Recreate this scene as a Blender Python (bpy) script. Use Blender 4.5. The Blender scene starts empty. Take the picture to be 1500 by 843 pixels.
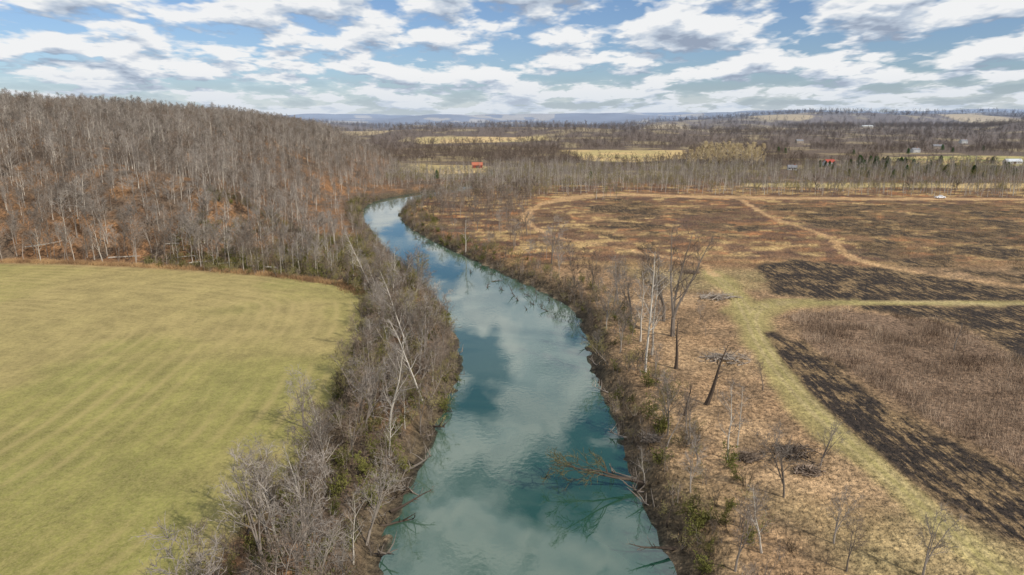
import bpy, bmesh, math, random
import numpy as np
from mathutils import Vector, Matrix
rng=np.random.default_rng(11); random.seed(11)
scene=bpy.context.scene
scene.view_settings.view_transform='Standard'; scene.view_settings.look='None'; scene.view_settings.exposure=0
COL=scene.collection
CAMH=50.0; P=math.atan(0.242); cp,sp=math.cos(P),math.sin(P)

# ---------- survey: ground point seen at photo pixel (flat ground at height z) ----------
def S(u,v,z=0.0):
    cx=(u-750)/1000; cy=(421.5-v)/1000
    dz=-sp+cy*cp; dy=cp+cy*sp
    t=(z-CAMH)/dz
    return (cx*t, dy*t)
def SL(lst,z=0.0): return [S(a,b,z) for a,b in lst]

# ---------- numeric helpers ----------
def h01(xi,yi,seed):
    xi=xi.astype(np.int64); yi=yi.astype(np.int64)
    h=(xi*374761393+yi*668265263+seed*144269504)&0xffffffff
    h=((h^(h>>13))*1274126177)&0xffffffff
    return ((h^(h>>16))&0xffffffff)/4294967296.0
def vn(x,y,seed=0):
    xi=np.floor(x); yi=np.floor(y); fx=x-xi; fy=y-yi
    fx=fx*fx*(3-2*fx); fy=fy*fy*(3-2*fy)
    a=h01(xi,yi,seed); b=h01(xi+1,yi,seed); c=h01(xi,yi+1,seed); d=h01(xi+1,yi+1,seed)
    return (a*(1-fx)+b*fx)*(1-fy)+(c*(1-fx)+d*fx)*fy
def fbm(x,y,seed=0,o=4):
    s=0;a=.5;t=0
    for i in range(o):
        s=s+a*vn(x*2**i,y*2**i,seed+i*17); t+=a; a*=.5
    return s/t
def sst(a,b,x):
    t=np.clip((x-a)/(b-a),0,1); return t*t*(3-2*t)
def seg_d(x,y,pts,closed,margin=60):
    pts=np.array(pts); out=np.full(x.shape,1e3)
    lo=pts.min(0)-margin; hi=pts.max(0)+margin
    m=(x>lo[0])&(x<hi[0])&(y>lo[1])&(y<hi[1])
    if not m.any(): return out
    X=x[m];Y=y[m]; D=np.full(X.shape,1e9)
    n=len(pts); ins=np.zeros(X.shape,bool)
    for i in range(n if closed else n-1):
        ax,ay=pts[i]; bx,by=pts[(i+1)%n]
        dx,dy=bx-ax,by-ay; L=dx*dx+dy*dy+1e-9
        t=np.clip(((X-ax)*dx+(Y-ay)*dy)/L,0,1)
        D=np.minimum(D,(X-ax-t*dx)**2+(Y-ay-t*dy)**2)
        if closed:
            c=((ay>Y)!=(by>Y))&(X<(bx-ax)*(Y-ay)/((by-ay) if by!=ay else 1e-9)+ax)
            ins^=c
    D=np.sqrt(D)
    if closed: D=np.where(ins,-D,D)
    out[m]=D; return out
def smooth(pts,it=2):
    p=np.array(pts,float)
    for _ in range(it):
        q=[p[0]]
        for i in range(len(p)-1):
            q.append(p[i]*.75+p[i+1]*.25); q.append(p[i]*.25+p[i+1]*.75)
        q.append(p[-1]); p=np.array(q)
    return p

# ---------- plan of the place ----------
WZ=-3.0
LB=[(690,270),(640,279),(596,286),(562,292),(536,300),(528,318),(541,338),(560,362),(585,388),(612,410),(643,440),(659,470),(671,510),(674,545),(664,580),(643,622),(622,665),(600,705),(580,750),(563,795),(553,843),(545,900)]
RB=[(700,279),(650,288),(605,297),(588,307),(583,318),(604,338),(644,358),(692,381),(745,405),(803,432),(842,452),(857,482),(862,520),(876,560),(905,612),(914,650),(920,690),(940,732),(970,785),(990,843),(1005,900)]
lb=smooth(SL(LB,WZ)+[(-14,35),(-10,-60)]); rb=smooth(SL(RB,WZ)+[(20,35),(26,-60)])
RIV=np.vstack([lb,rb[::-1]])
HILL=[(-2500,150),(-700,215),(-300,250),(-200,256),(-120,252),(-84,278),(-88,310),(-106,350),(-118,390),(-126,430),(-122,480),(-112,540),(-120,640),(-140,800),(-180,1000),(-290,1350),(-500,1700),(-2500,2000)]
def riv_d(x,y): return seg_d(x,y,RIV,True,80)
def lbx(y): return np.interp(y,lb[::-1,1],lb[::-1,0])
def rbx(y): return np.interp(y,rb[::-1,1],rb[::-1,0])
def height(x,y):
    z=0.8*(fbm(x/55,y/55,3,3)-.5)
    d=-seg_d(x,y,HILL,True,5); d=np.maximum(d+ (fbm(x/70,y/70,41,3)-.5)*40*sst(0,60,d),0); d=np.where(d>999,0,d)
    z=z+64*(1-np.exp(-d/125))*(0.88+.22*fbm(x/230,y/230,9,3))*(1-sst(1200,1900,y)*.6)+ (fbm(x/25,y/25,5,3)-.5)*5*sst(5,60,d)
    a=x/np.maximum(y,1)
    z=z+sst(1250,2100,y)*(2+40*sst(.38,.72,fbm(x/800+3,y/600,21,3)))
    z=z+sst(1100,2200,y)*sst(.05,.5,a)*32
    z=z+sst(2400,4200,y)*(36*sst(-.15,.75,a)+30*sst(.35,.7,fbm(x/1600,y/1300,31,3)))
    z=z+sst(6500,9000,y)*(95*sst(.42,.62,fbm(x/3500+.4,y/5000,37,2)))
    r=riv_d(x,y)
    w=1-sst(0,6.5,r+(fbm(x/5,y/5,13,3)-.5)*5)
    out=np.where(r<0, WZ-1.6*sst(0,5,-r)+ .0, WZ+.0)
    return z*(1-w)+ (out+ np.where(r>0,(r/6.5)*1.2,0))*w + (fbm(x/2.2,y/2.2,14,2)-.5)*1.1*sst(2.5,0,np.abs(r))

# ---------- materials ----------
def N(nt,t,**k):
    n=nt.nodes.new(t)
    for a,b in k.items(): setattr(n,a,b)
    return n
def newmat(name):
    m=bpy.data.materials.new(name); m.use_nodes=True; nt=m.node_tree
    b=nt.nodes['Principled BSDF']; b.inputs['Roughness'].default_value=.9
    b.inputs['Specular IOR Level'].default_value=.15
    return m,nt,b
def ramp(nt,fac,stops):
    r=N(nt,'ShaderNodeValToRGB'); e=r.color_ramp.elements
    while len(e)<len(stops): e.new(.5)
    for i,(p,c) in enumerate(stops):
        e[i].position=p; e[i].color=(c[0],c[1],c[2],1) if not isinstance(c,(int,float)) else (c,c,c,1)
    nt.links.new(fac,r.inputs[0]); return r.outputs[0]
def mixc(nt,f,a,b,mode='MIX'):
    m=N(nt,'ShaderNodeMix',data_type='RGBA',blend_type=mode)
    for s,v in ((0,f),(6,a),(7,b)):
        if hasattr(v,'is_linked') or hasattr(v,'node'): nt.links.new(v,m.inputs[s])
        else: m.inputs[s].default_value=v if isinstance(v,(int,float)) else (v[0],v[1],v[2],1)
    return m.outputs[2]
def math_(nt,op,a,b=None,clamp=False,c=None):
    m=N(nt,'ShaderNodeMath',operation=op,use_clamp=clamp)
    for i,v in enumerate((a,b,c)):
        if v is None: continue
        if isinstance(v,(int,float)): m.inputs[i].default_value=v
        else: nt.links.new(v,m.inputs[i])
    return m.outputs[0]
def noise(nt,vec,scale,detail=4,rough=.55,out=0,dist=0,dim='2D'):
    n=N(nt,'ShaderNodeTexNoise',noise_dimensions=dim); n.inputs['Scale'].default_value=scale; n.inputs['Detail'].default_value=detail
    n.inputs['Roughness'].default_value=rough; n.inputs['Distortion'].default_value=dist
    if vec is not None: nt.links.new(vec,n.inputs['Vector'])
    return n.outputs[out]
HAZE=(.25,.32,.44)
def hazed(nt,col,pos):  # aerial haze painted into the base colour, growing with distance from the origin
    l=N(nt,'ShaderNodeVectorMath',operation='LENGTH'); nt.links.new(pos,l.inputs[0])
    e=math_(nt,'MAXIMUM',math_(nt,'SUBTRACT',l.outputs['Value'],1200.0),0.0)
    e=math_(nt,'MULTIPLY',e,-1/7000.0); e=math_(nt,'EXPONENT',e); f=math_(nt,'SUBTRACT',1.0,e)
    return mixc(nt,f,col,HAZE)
def mat_plant(name,c1,c2,obvar=.5,nscale=.6):
    m,nt,b=newmat(name); g=N(nt,'ShaderNodeNewGeometry'); oi=N(nt,'ShaderNodeObjectInfo')
    n=noise(nt,g.outputs['Position'],nscale,1,.5,0,0,'3D')
    f=math_(nt,'ADD',math_(nt,'MULTIPLY',n,1-obvar),math_(nt,'MULTIPLY',oi.outputs['Random'],obvar))
    c=mixc(nt,f,c1,c2)
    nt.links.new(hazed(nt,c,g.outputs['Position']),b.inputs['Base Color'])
    b.inputs['Specular IOR Level'].default_value=0
    return m
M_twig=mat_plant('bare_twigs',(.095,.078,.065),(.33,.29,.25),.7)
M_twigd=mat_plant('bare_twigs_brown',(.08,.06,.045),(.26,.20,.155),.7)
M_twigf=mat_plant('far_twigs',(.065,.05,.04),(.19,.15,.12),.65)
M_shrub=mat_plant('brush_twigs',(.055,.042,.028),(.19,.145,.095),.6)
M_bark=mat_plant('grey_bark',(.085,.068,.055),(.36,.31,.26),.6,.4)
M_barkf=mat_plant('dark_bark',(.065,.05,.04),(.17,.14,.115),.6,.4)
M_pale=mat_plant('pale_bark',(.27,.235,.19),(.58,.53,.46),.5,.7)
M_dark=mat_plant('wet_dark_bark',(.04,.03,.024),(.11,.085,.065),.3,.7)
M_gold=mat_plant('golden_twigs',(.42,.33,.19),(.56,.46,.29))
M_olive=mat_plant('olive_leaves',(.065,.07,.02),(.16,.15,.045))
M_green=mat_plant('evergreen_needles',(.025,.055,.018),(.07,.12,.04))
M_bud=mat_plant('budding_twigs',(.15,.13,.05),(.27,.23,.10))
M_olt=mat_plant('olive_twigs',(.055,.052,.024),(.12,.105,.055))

# ---------- mesh helper ----------
def mk_mesh(name,V,F,mats):
    me=bpy.data.meshes.new(name); me.from_pydata([tuple(v) for v in V],[],F); me.validate()
    for m in mats: me.materials.append(m)
    return me
class Tubes:
    def __init__(s): s.V=[]; s.F=[]
    def tube(s,pts,rad,n=5):
        base=len(s.V); k=len(pts)
        for i,(p,r) in enumerate(zip(pts,rad)):
            d=(pts[min(i+1,k-1)]-pts[max(i-1,0)]); d.normalize()
            a=d.orthogonal().normalized(); b=d.cross(a)
            for j in range(n):
                t=2*math.pi*j/n; s.V.append(p+a*(r*math.cos(t))+b*(r*math.sin(t)))
        for i in range(k-1):
            for j in range(n):
                q=base+i*n; s.F.append((q+j,q+(j+1)%n,q+n+(j+1)%n,q+n+j))
        s.F.append(tuple(base+(k-1)*n+j for j in range(n)))
    def sliver(s,p,q,w):
        d=(q-p); a=d.orthogonal().normalized(); a.rotate(Matrix.Rotation(random.uniform(0,6.28),3,d.normalized()))
        b=len(s.V); s.V+= [p-a*w,p+a*w,q]; s.F.append((b,b+1,b+2))
    def leaf(s,p,sz):
        b=len(s.V)
        a=Vector((random.gauss(0,1),random.gauss(0,1),random.gauss(0,1))).normalized()*sz
        c=a.orthogonal().normalized()*sz*.7
        s.V+=[p-a,p+c,p+a,p-c]; s.F.append((b,b+1,b+2,b+3))
def rdir(d,ang):
    a=d.orthogonal().normalized(); a.rotate(Matrix.Rotation(random.uniform(0,2*math.pi),3,d))
    return (d*math.cos(ang)+a*math.sin(ang)).normalized()
def wander(p,d,L,n,w,up):
    pts=[p.copy()]; d=d.copy()
    for i in range(n):
        d=(d+Vector((random.gauss(0,w),random.gauss(0,w),random.gauss(0,w)+up))).normalized()
        pts.append(pts[-1]+d*(L/n))
    return pts
def at(pts,t):
    f=t*(len(pts)-1); i=min(int(f),len(pts)-2); k=f-i
    return pts[i].lerp(pts[i+1],k),(pts[i+1]-pts[i]).normalized()
def tree(seed,H=18,clear=.4,spread=.36,n1=15,n2=6,n3=5,tw=.03,r0=.012,lean=0,fork=False,wob=.06,sub=2):
    random.seed(seed); T=Tubes(); C=Tubes()
    def limb(base,d,L,r,clear,n1):
        tp=wander(base,d,L,7,wob,.04)
        rad=[r*(1.25 if i==0 else 1)*(1-.88*i/7) for i in range(8)]
        T.tube(tp,rad,5)
        for i in range(n1):
            t=clear+(1-clear)*((i+random.random())/n1)
            p,dd=at(tp,t)
            l1=L*spread*(1.15-.75*t/1.0)*random.uniform(.7,1.25)
            d1=rdir(dd,math.radians(random.uniform(32,62)))
            b=wander(p,d1,l1,3,.13,.10); r1=max(r*(1-.88*t)*.5,.032)
            T.tube(b,[r1*(1-.75*k/3) for k in range(4)],4)
            for j in range(n2):
                t2=.2+.8*(j+random.random())/n2; p2,dd2=at(b,min(t2,1))
                l2=l1*.5*(1.15-.6*t2)*random.uniform(.7,1.3)
                b2=wander(p2,rdir(dd2,math.radians(random.uniform(25,60))),l2,2,.16,.1)
                C.tube(b2,[tw*1.5,tw*1.1,tw*.6],3)
                for k in range(n3):
                    t3=(k+random.random())/n3; p3,dd3=at(b2,t3)
                    l3=random.uniform(.6,1.35)*H/18
                    q=p3+rdir(dd3,math.radians(random.uniform(15,60)))*l3+Vector((0,0,.1))
                    C.sliver(p3,q,tw)
                    for _ in range(sub):
                        p4=p3.lerp(q,random.uniform(.3,.9)); C.sliver(p4,p4+rdir((q-p3).normalized(),math.radians(random.uniform(20,60)))*l3*.55,tw*.8)
    d0=Vector((math.sin(lean),0,math.cos(lean)))
    if fork:
        st=wander(Vector((0,0,-.4)),d0,H*.2,2,.02,0); T.tube(st,[H*r0*1.3,H*r0*1.1,H*r0],6)
        for k in range(2+(seed%2)):
            limb(st[-1],rdir(d0,math.radians(random.uniform(12,24))),H*.78,H*r0*.75,.15,n1//2+1)
    else: limb(Vector((0,0,-.4)),d0,H,H*r0,clear,n1)
    return T,C
def shrub(seed,H=4,leafy=0,nst=7,nb=6):
    random.seed(seed); T=Tubes(); C=Tubes()
    for i in range(nst):
        p=Vector((random.gauss(0,.35),random.gauss(0,.35),-.2))
        b=wander(p,rdir(Vector((0,0,1)),math.radians(random.uniform(5,48))),H*random.uniform(.5,1.15),3,.16,.06)
        T.tube(b,[.05,.04,.03,.014],3)
        for j in range(nb):
            p2,d2=at(b,.2+.8*(j+random.random())/nb)
            b2=wander(p2,rdir(d2,math.radians(random.uniform(25,65))),H*.28*random.uniform(.6,1.2),2,.15,.05)
            C.tube(b2,[.024,.018,.01],3)
            for k in range(5):
                p3,d3=at(b2,random.random()); q=p3+rdir(d3,math.radians(random.uniform(15,70)))*random.uniform(.3,.9)
                C.sliver(p3,q,.022)
                for _ in range(leafy): C.leaf(p3.lerp(q,random.random())+Vector((random.gauss(0,.08),)*3),random.uniform(.07,.14))
    return T,C
def cedar(seed,H=9):
    random.seed(seed); T=Tubes(); C=Tubes()
    T.tube([Vector((0,0,-.3)),Vector((.05,0,H*.5)),Vector((0,0,H*.97))],[.2,.12,.02],6)
    for i in range(2200):
        t=random.random()**.8; z=H*(.04+.96*t); R=H*.38*(1-t)**.5*(.75+.4*math.sin(i*7.3))
        a=random.uniform(0,6.28); r=R*math.sqrt(random.uniform(.25,1))
        C.leaf(Vector((r*math.cos(a),r*math.sin(a),z+random.gauss(0,.2))),random.uniform(.16,.32))
    return T,C
VAR={}
def addvar(k,TC,mt,mc):
    T,C=TC; VAR[k]=(mk_mesh('trunk_'+k,T.V,T.F,[mt]),mk_mesh('crown_'+k,C.V,C.F,[mc]))
addvar('f0',tree(1,15,.34,.40,tw=.031,r0=.011),M_bark,M_twig)
addvar('f1',tree(2,16,.40,.36,15,tw=.031,r0=.011),M_bark,M_twig)
addvar('f2',tree(3,14,.28,.46,15,tw=.031,r0=.011),M_bark,M_twigd)
addvar('f3',tree(4,17,.44,.34,14,tw=.031,r0=.012),M_pale,M_twig)
addvar('s0',tree(5,15,.2,.42,13,5,5,.026,.014,fork=True),M_bark,M_twig)
addvar('s1',tree(6,14,.2,.45,14,5,5,.026,.014,fork=True),M_bark,M_twigd)
addvar('s2',tree(7,17,.25,.36,13,5,4,.025,.014,wob=.10),M_pale,M_twig)
addvar('s3',tree(8,13,.18,.46,14,5,5,.028,wob=.12),M_bark,M_bud)
addvar('big',tree(9,24,.26,.29,18,6,5,.028,.017,fork=True),M_bark,M_twigd)
addvar('thin',tree(10,21,.3,.19,14,5,3,.024,.011),M_pale,M_twig)
addvar('snag',tree(12,11,.35,.2,6,2,1,.03,.04),M_dark,M_twigd)
addvar('fallen',tree(14,15,.12,.44,14,5,5,.034,.017,fork=True),M_dark,M_olt)
addvar('gold',tree(13,18,.08,.46,16,6,6,.10),M_pale,M_gold)
addvar('d0',tree(40,16,.14,.42,12,5,4,.07,.010,sub=0),M_barkf,M_twigf)
addvar('d1',tree(41,15,.12,.46,12,5,4,.07,.010,fork=True,sub=0),M_barkf,M_twigf)
addvar('d2',tree(42,17,.18,.38,12,5,4,.07,.010,sub=0),M_bark,M_twigd)
addvar('h0',shrub(20,4.4,0),M_dark,M_shrub)
addvar('h1',shrub(21,3.8,3),M_dark,M_olive)
addvar('h2',shrub(22,5.0,0,5,6),M_bark,M_twigd)
addvar('h3',shrub(23,3.6,1,6,5),M_bark,M_bud)
addvar('cedar',cedar(30),M_bark,M_green)
random.seed(5)
FIRST={}
def hz(x,y): return float(height(np.array([x],float),np.array([y],float))[0])
def spawn(kind,var,x,y,s,rz,label,cat,group,tilt=None,z=None,parts=('trunk','crown')):
    e=bpy.data.objects.new(kind,None); e.empty_display_size=.5
    e.location=(x,y,hz(x,y) if z is None else z); e.scale=(s,s,s); e.rotation_euler=(tilt[0],tilt[1],rz) if tilt else (0,0,rz)
    e['label']=label; e['category']=cat
    if group: e['group']=group
    COL.objects.link(e)
    for i,pn in enumerate(parts):
        o=bpy.data.objects.new(pn,VAR[var][i]); o.parent=e; COL.objects.link(o)
        FIRST.setdefault((var,i),o)
    return e
def jgrid(x0,x1,y0,y1,s,j=.9):
    nx=int((x1-x0)/s)+1; ny=int((y1-y0)/s)+1
    X,Y=np.meshgrid(x0+np.arange(nx)*s,y0+np.arange(ny)*s)
    X=X+(rng.random(X.shape)-.5)*s*j; Y=Y+(rng.random(X.shape)-.5)*s*j
    return X.ravel(),Y.ravel()

# ---------- land-use polygons ----------
FIELD=[(-1500,150)]+SL([(0,384),(100,387),(250,393),(400,404),(495,417),(530,432),(534,470),(514,525),(494,565),(470,615),(435,675),(390,740),(330,810),(250,880)])+[(-40,45),(-36,-100),(-1500,-100)]
TR1=smooth(SL([(1560,910),(1480,850),(1400,780),(1300,695),(1215,620),(1145,548),(1108,492),(1098,462),(1120,445),(1180,442),(1300,443),(1500,445),(1800,447)]))
TR1b=smooth(SL([(1100,470),(1085,440),(1062,415),(1040,398)]))
PATH=smooth(SL([(1045,402),(1030,386),(990,379),(930,369),(870,357),(815,348),(778,332),(768,314),(790,299),(850,288),(900,285),(1000,288),(1200,291),(1380,292),(1500,293),(1900,296)]))
ROAD2=smooth(SL([(1085,292),(1100,302),(1130,320),(1185,336),(1222,350),(1233,370),(1270,387),(1350,402),(1500,421),(1800,450)]))
BURN=[SL([(1108,480),(1150,490),(1200,515),(1240,545),(1330,605),(1500,695),(1640,770),(1640,880),(1500,822),(1440,795),(1310,700),(1190,605),(1135,530)]),
      SL([(1105,388),(1160,380),(1280,392),(1390,408),(1520,428),(1700,440),(1500,441),(1210,440),(1135,430)]),
      SL([(1250,449),(1500,449),(1900,452),(1900,640),(1500,540),(1440,490),(1370,465)]),
      SL([(1110,300),(1300,300),(1520,300),(1800,310),(1800,420),(1500,412),(1380,396),(1270,378),(1238,345),(1160,322)]),
      SL([(850,302),(900,292),(965,298),(970,316),(900,314),(855,310)]),
      SL([(840,340),(900,325),(985,330),(970,350),(900,352)]),
      SL([(1000,332),(1080,320),(1120,335),(1060,347)]),
      SL([(870,325),(960,318),(1090,308),(1000,304),(900,318)])]
THICK=SL([(1150,462),(1240,455),(1370,470),(1440,495),(1560,560),(1640,600),(1640,760),(1500,690),(1330,600),(1235,540),(1190,505)])
GOLD=[SL([(815,220),(1003,221),(1006,233),(930,238),(860,236)]),
      SL([(1290,231),(1400,228),(1600,230),(1600,245),(1400,242),(1300,243)]),
      SL([(590,241),(680,242),(712,243),(715,253),(640,256),(592,250)]),
      SL([(610,212),(800,211),(805,212.5),(700,214),(615,215)]),
      SL([(1090,269),(1300,268),(1600,269),(1600,276),(1300,275),(1090,274)])]
HOUSES=[(699,246),(1214,243),(1160,249),(1483,240),(1340,224),(1372,220),(1410,216),(1170,216),(1268,202)]
HXY=SL(HOUSES)
def goldmask(x,y):
    m=np.full(x.shape,1e3)
    for p in GOLD: m=np.minimum(m,seg_d(x,y,p,True,30))
    return m
def clear_yard(x,y):
    m=np.ones(x.shape,bool)
    for hx,hy in HXY: m&=~((np.abs(x-hx*(y/hy))<.014*hy)&(y<hy+15)&(y>hy*.86))
    return m
def farfield(x,y):
    return sst(.64,.665,fbm(x/380+7,y/600+2,77,3))*sst(1000,1400,y)

# ---------- ground ----------
NC,NR=900,860
t=np.linspace(-1,1,NC); U=.35*t+.65*t**3
yy=-100+ (np.exp(np.linspace(math.log(120),math.log(26000),NR))-120)
W=1.12*(yy+230)
X=(U[None,:]*W[:,None]).ravel(); Y=np.repeat(yy,NC)
Z=height(X,Y)
rd=riv_d(X,Y); n1=fbm(X/18,Y/18,101,4); n2=fbm(X/5,Y/5,102,4); n3=fbm(X/60,Y/60,103,4); n4=fbm(X/2.2,Y/2.2,104,3)
cov=np.zeros((len(X),3)); msk=np.zeros((len(X),3))
def c_(a): return np.array(a)[None,:]
def put(w,col):
    global cov
    w=w[:,None]; cov=cov*(1-w)+(col if isinstance(col,np.ndarray) else c_(col))*w
cov[:]=(.115,.08,.053)
put(sst(.46,.66,n1),(.21,.115,.055))
put(sst(.5,.7,n2)*.6,(.06,.045,.033))
foot=(1-sst(5,45,np.abs(seg_d(X,Y,HILL,True,60)+5)))*(X<-60); put(foot*sst(.40,.6,n2)*.7,(.24,.12,.052))
right=(X>rbx(Y))&(Y<560)
wr=right.astype(float)*sst(1,7,rd)
put(wr,(.265,.168,.09))
put(wr*sst(.45,.62,n1)*.8,(.33,.22,.12))
put(wr*sst(.50,.64,n2)*.65,(.135,.09,.052))
put(wr*sst(.5,.66,n3)*.45,(.235,.20,.085))
upl=sst(225,265,Y)
m1=fbm(X/24,Y/15,111,4); m2=fbm(X/19,Y/13,115,4); m3=fbm(X/9,Y/6,118,4); m5=fbm(X/5,Y/3.5,121,4)
put(wr*upl,(.22,.125,.063))
put(wr*upl*sst(.42,.58,m1)*.8,(.35,.155,.06))
put(wr*upl*sst(.46,.53,m2)*.75,(.12,.07,.043))
put(wr*upl*sst(.52,.58,m3)*.85,(.41,.28,.12))
put(wr*upl*sst(.53,.59,m5)*.6,(.08,.05,.036))
put(wr*upl*sst(.56,.63,m1)*.8,(.08,.05,.036))
d1=seg_d(X,Y,TR1,False,60); d1b=seg_d(X,Y,TR1b,False,60); dt=np.minimum(d1,d1b)
lane=wr*(1-sst(2,5.5,dt+(n1-.5)*9))
put(lane*.8,(.225,.185,.07))
put(wr*(1-sst(1.2,3.6,dt+(n2-.5)*3))*.65,(.26,.22,.083))
dp=seg_d(X,Y,THICK,True,30); wt=wr*(1-sst(-2,2,dp+(n2-.5)*6)); put(wt,(.16,.105,.066))
burn=np.zeros(len(X))
for i,b in enumerate(BURN):
    d=seg_d(X,Y,b,True,30); amp=7 if i in(0,1,2) else 22
    w=1-sst(-1.4,1.4,d+(.8 if i==0 else 0)+(n2-.5)*amp+(n1-.5)*amp*.6)
    if i>=3: w=w*(.2+.75*sst(.42,.54,m2*.6+m5*.4))
    burn=np.maximum(burn,w)
burn*=wr*sst(1.2,3.0,dt)
put(burn,(.21,.14,.07))
dpth=seg_d(X,Y,PATH,False,40); dr2=seg_d(X,Y,ROAD2,False,40)
wd=1.0+1.0*sst(340,400,Y)+5.5*sst(425,460,Y)
roadw=np.maximum(1-sst(wd*.7,wd*1.3+1.2,dpth+(n2-.5)*4+(n1-.5)*5), 1-sst(.7,2.6,dr2+(n2-.5)*4+(n1-.5)*2))*right
put(roadw*.85,(.42,.265,.13)); put(roadw*sst(.5,.7,n1)*.6,(.33,.20,.09))
burn*=1-roadw
tw_=(1-sst(.2,.7,np.abs(dt-1.0)+(n4-.5)*.7))*right*.5; put(tw_,(.34,.26,.14)); burn*=1-tw_
msk[:,0]=burn
wb=(1-sst(1.0,8,rd+(n2-.5)*5)); put(wb,(.08,.06,.036))
wbm=(1-sst(0,1.4,rd+(n4-.5)*2.0))*.8; put(wbm*sst(.54,.66,n2),(.22,.16,.10)); put(wbm*(1-sst(.54,.66,n2)),(.04,.032,.022)); put(sst(0,1.2,-rd),(.035,.045,.03))
df=seg_d(X,Y,FIELD,True,30); df=np.where((df>900)&(X<-200)&(Y<250)&(Y>-100),-200,df)
wf=1-sst(-1.2,1.2,df+(n2-.5)*3.5+(n4-.5)*1.5)
k_=sst(90,220,Y)[:,None]
pc=c_((.182,.170,.047))*(1-k_)+c_((.24,.203,.07))*k_
pc=pc*(1-.3*sst(.45,.7,n1)[:,None])+c_((.155,.16,.042))*(.3*sst(.45,.7,n1)[:,None])
pc=pc*(1-.6*sst(.50,.62,n3)[:,None])+c_((.27,.205,.088))*(.6*sst(.50,.62,n3)[:,None])
put(wf,pc); edge=(1-sst(0,4,np.abs(df+1.5)+(n2-.5)*3))*sst(215,240,Y); put(edge*.8,(.25,.16,.08))
msk[:,1]=np.maximum(wf,lane*.6*(1-burn)); msk[:,2]=np.clip(-df,0,200)/200
wfar=sst(560,700,Y)*(seg_d(X,Y,HILL,True,5)>0); put(wfar,(.115,.083,.06)); put(wfar*sst(.58,.69,n3),(.24,.185,.10))
g=goldmask(X,Y); gw=(1-sst(-6,4,g+(n1-.5)*16))*(Y>450); put(gw,(.46,.33,.15)); put(gw*sst(.45,.6,n3)*.6,(.31,.26,.11)); put(gw*sst(450,560,X)*sst(.42,.55,n1)*.8,(.20,.22,.07))
ff=farfield(X,Y)*(seg_d(X,Y,HILL,True,5)>0); put(ff*.95,(.34,.26,.14))
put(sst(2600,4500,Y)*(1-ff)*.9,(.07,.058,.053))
idx=np.arange(NR*NC).reshape(NR,NC)
F=np.stack([idx[:-1,:-1],idx[:-1,1:],idx[1:,1:],idx[1:,:-1]],-1).reshape(-1,4)
me=bpy.data.meshes.new('ground'); me.vertices.add(len(X)); me.vertices.foreach_set('co',np.stack([X,Y,Z],1).ravel().astype(np.float32))
me.loops.add(F.size); me.loops.foreach_set('vertex_index',F.ravel().astype(np.int32))
me.polygons.add(len(F)); me.polygons.foreach_set('loop_start',(np.arange(len(F))*4).astype(np.int32))
me.polygons.foreach_set('use_smooth',np.ones(len(F),bool)); me.update(calc_edges=True)
def cattr(me,name,arr):
    a=me.attributes.new(name,'FLOAT_COLOR','POINT'); a.data.foreach_set('color',np.hstack([arr,np.ones((len(arr),1))]).ravel().astype(np.float32))
cattr(me,'cover',cov); cattr(me,'mask',msk)
m,nt,b=newmat('ground_cover'); L=nt.links.new
g_=N(nt,'ShaderNodeNewGeometry'); pos=g_.outputs['Position']
ac=N(nt,'ShaderNodeAttribute',attribute_name='cover'); am=N(nt,'ShaderNodeAttribute',attribute_name='mask')
sx=N(nt,'ShaderNodeSeparateColor'); L(am.outputs['Color'],sx.inputs[0])
fine=noise(nt,pos,.9,6,.74); mid=noise(nt,pos,.13,4,.6)
base=mixc(nt,1.0,ac.outputs['Color'],ramp(nt,mid,[(.3,.78),(.7,1.22)]),'MULTIPLY')
col=mixc(nt,1.0,base,ramp(nt,fine,[(.3,.25),(.7,1.75)]),'MULTIPLY')
pn=noise(nt,pos,2.6,5,.8); ps=ramp(nt,pn,[(.42,0.0),(.62,1.0)])
pbase=mixc(nt,1.0,base,ramp(nt,fine,[(.3,.72),(.7,1.26)]),'MULTIPLY')
pcol=mixc(nt,math_(nt,'MULTIPLY',ps,.38),pbase,(.36,.285,.13))
wob=noise(nt,pos,.03,1)
ang=math_(nt,'ADD',math_(nt,'MULTIPLY',sx.outputs[2],200*2*math.pi/4.0),math_(nt,'MULTIPLY',wob,5.0))
arc=math_(nt,'POWER',math_(nt,'MULTIPLY_ADD',math_(nt,'SINE',ang),.5,False,.5),2.5)
brk=noise(nt,pos,.03,5,.65)
arcf=math_(nt,'MULTIPLY',arc,ramp(nt,brk,[(.40,.08),(.60,.50)]))
arcf=math_(nt,'MULTIPLY',arcf,ramp(nt,sx.outputs[2],[(.0,0),(.01,1),(.25,.85),(.42,.22)]))
pcol=mixc(nt,arcf,pcol,(.36,.28,.12))
col=mixc(nt,sx.outputs[1],col,pcol)
mp=N(nt,'ShaderNodeMapping'); mp.vector_type='POINT'; mp.inputs['Scale'].default_value=(.8,.12,1); mp.inputs['Rotation'].default_value=(0,0,math.radians(4)); L(pos,mp.inputs[0])
row=noise(nt,mp.outputs[0],1.0,6,.8); patch=noise(nt,pos,.11,6,.74)
rr_=math_(nt,'ADD',math_(nt,'MULTIPLY',row,.55),math_(nt,'MULTIPLY',patch,.45))
bf=math_(nt,'MULTIPLY',sx.outputs[0],ramp(nt,rr_,[(.485,1.0),(.57,.12)]))
bcol=mixc(nt,ramp(nt,fine,[(.35,0),(.75,1)]),(.009,.0078,.007),(.062,.044,.032))
col=mixc(nt,bf,col,bcol)
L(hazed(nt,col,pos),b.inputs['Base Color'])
bp=N(nt,'ShaderNodeBump'); bp.inputs['Strength'].default_value=.8; bn=noise(nt,pos,1.3,2,.6)
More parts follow.
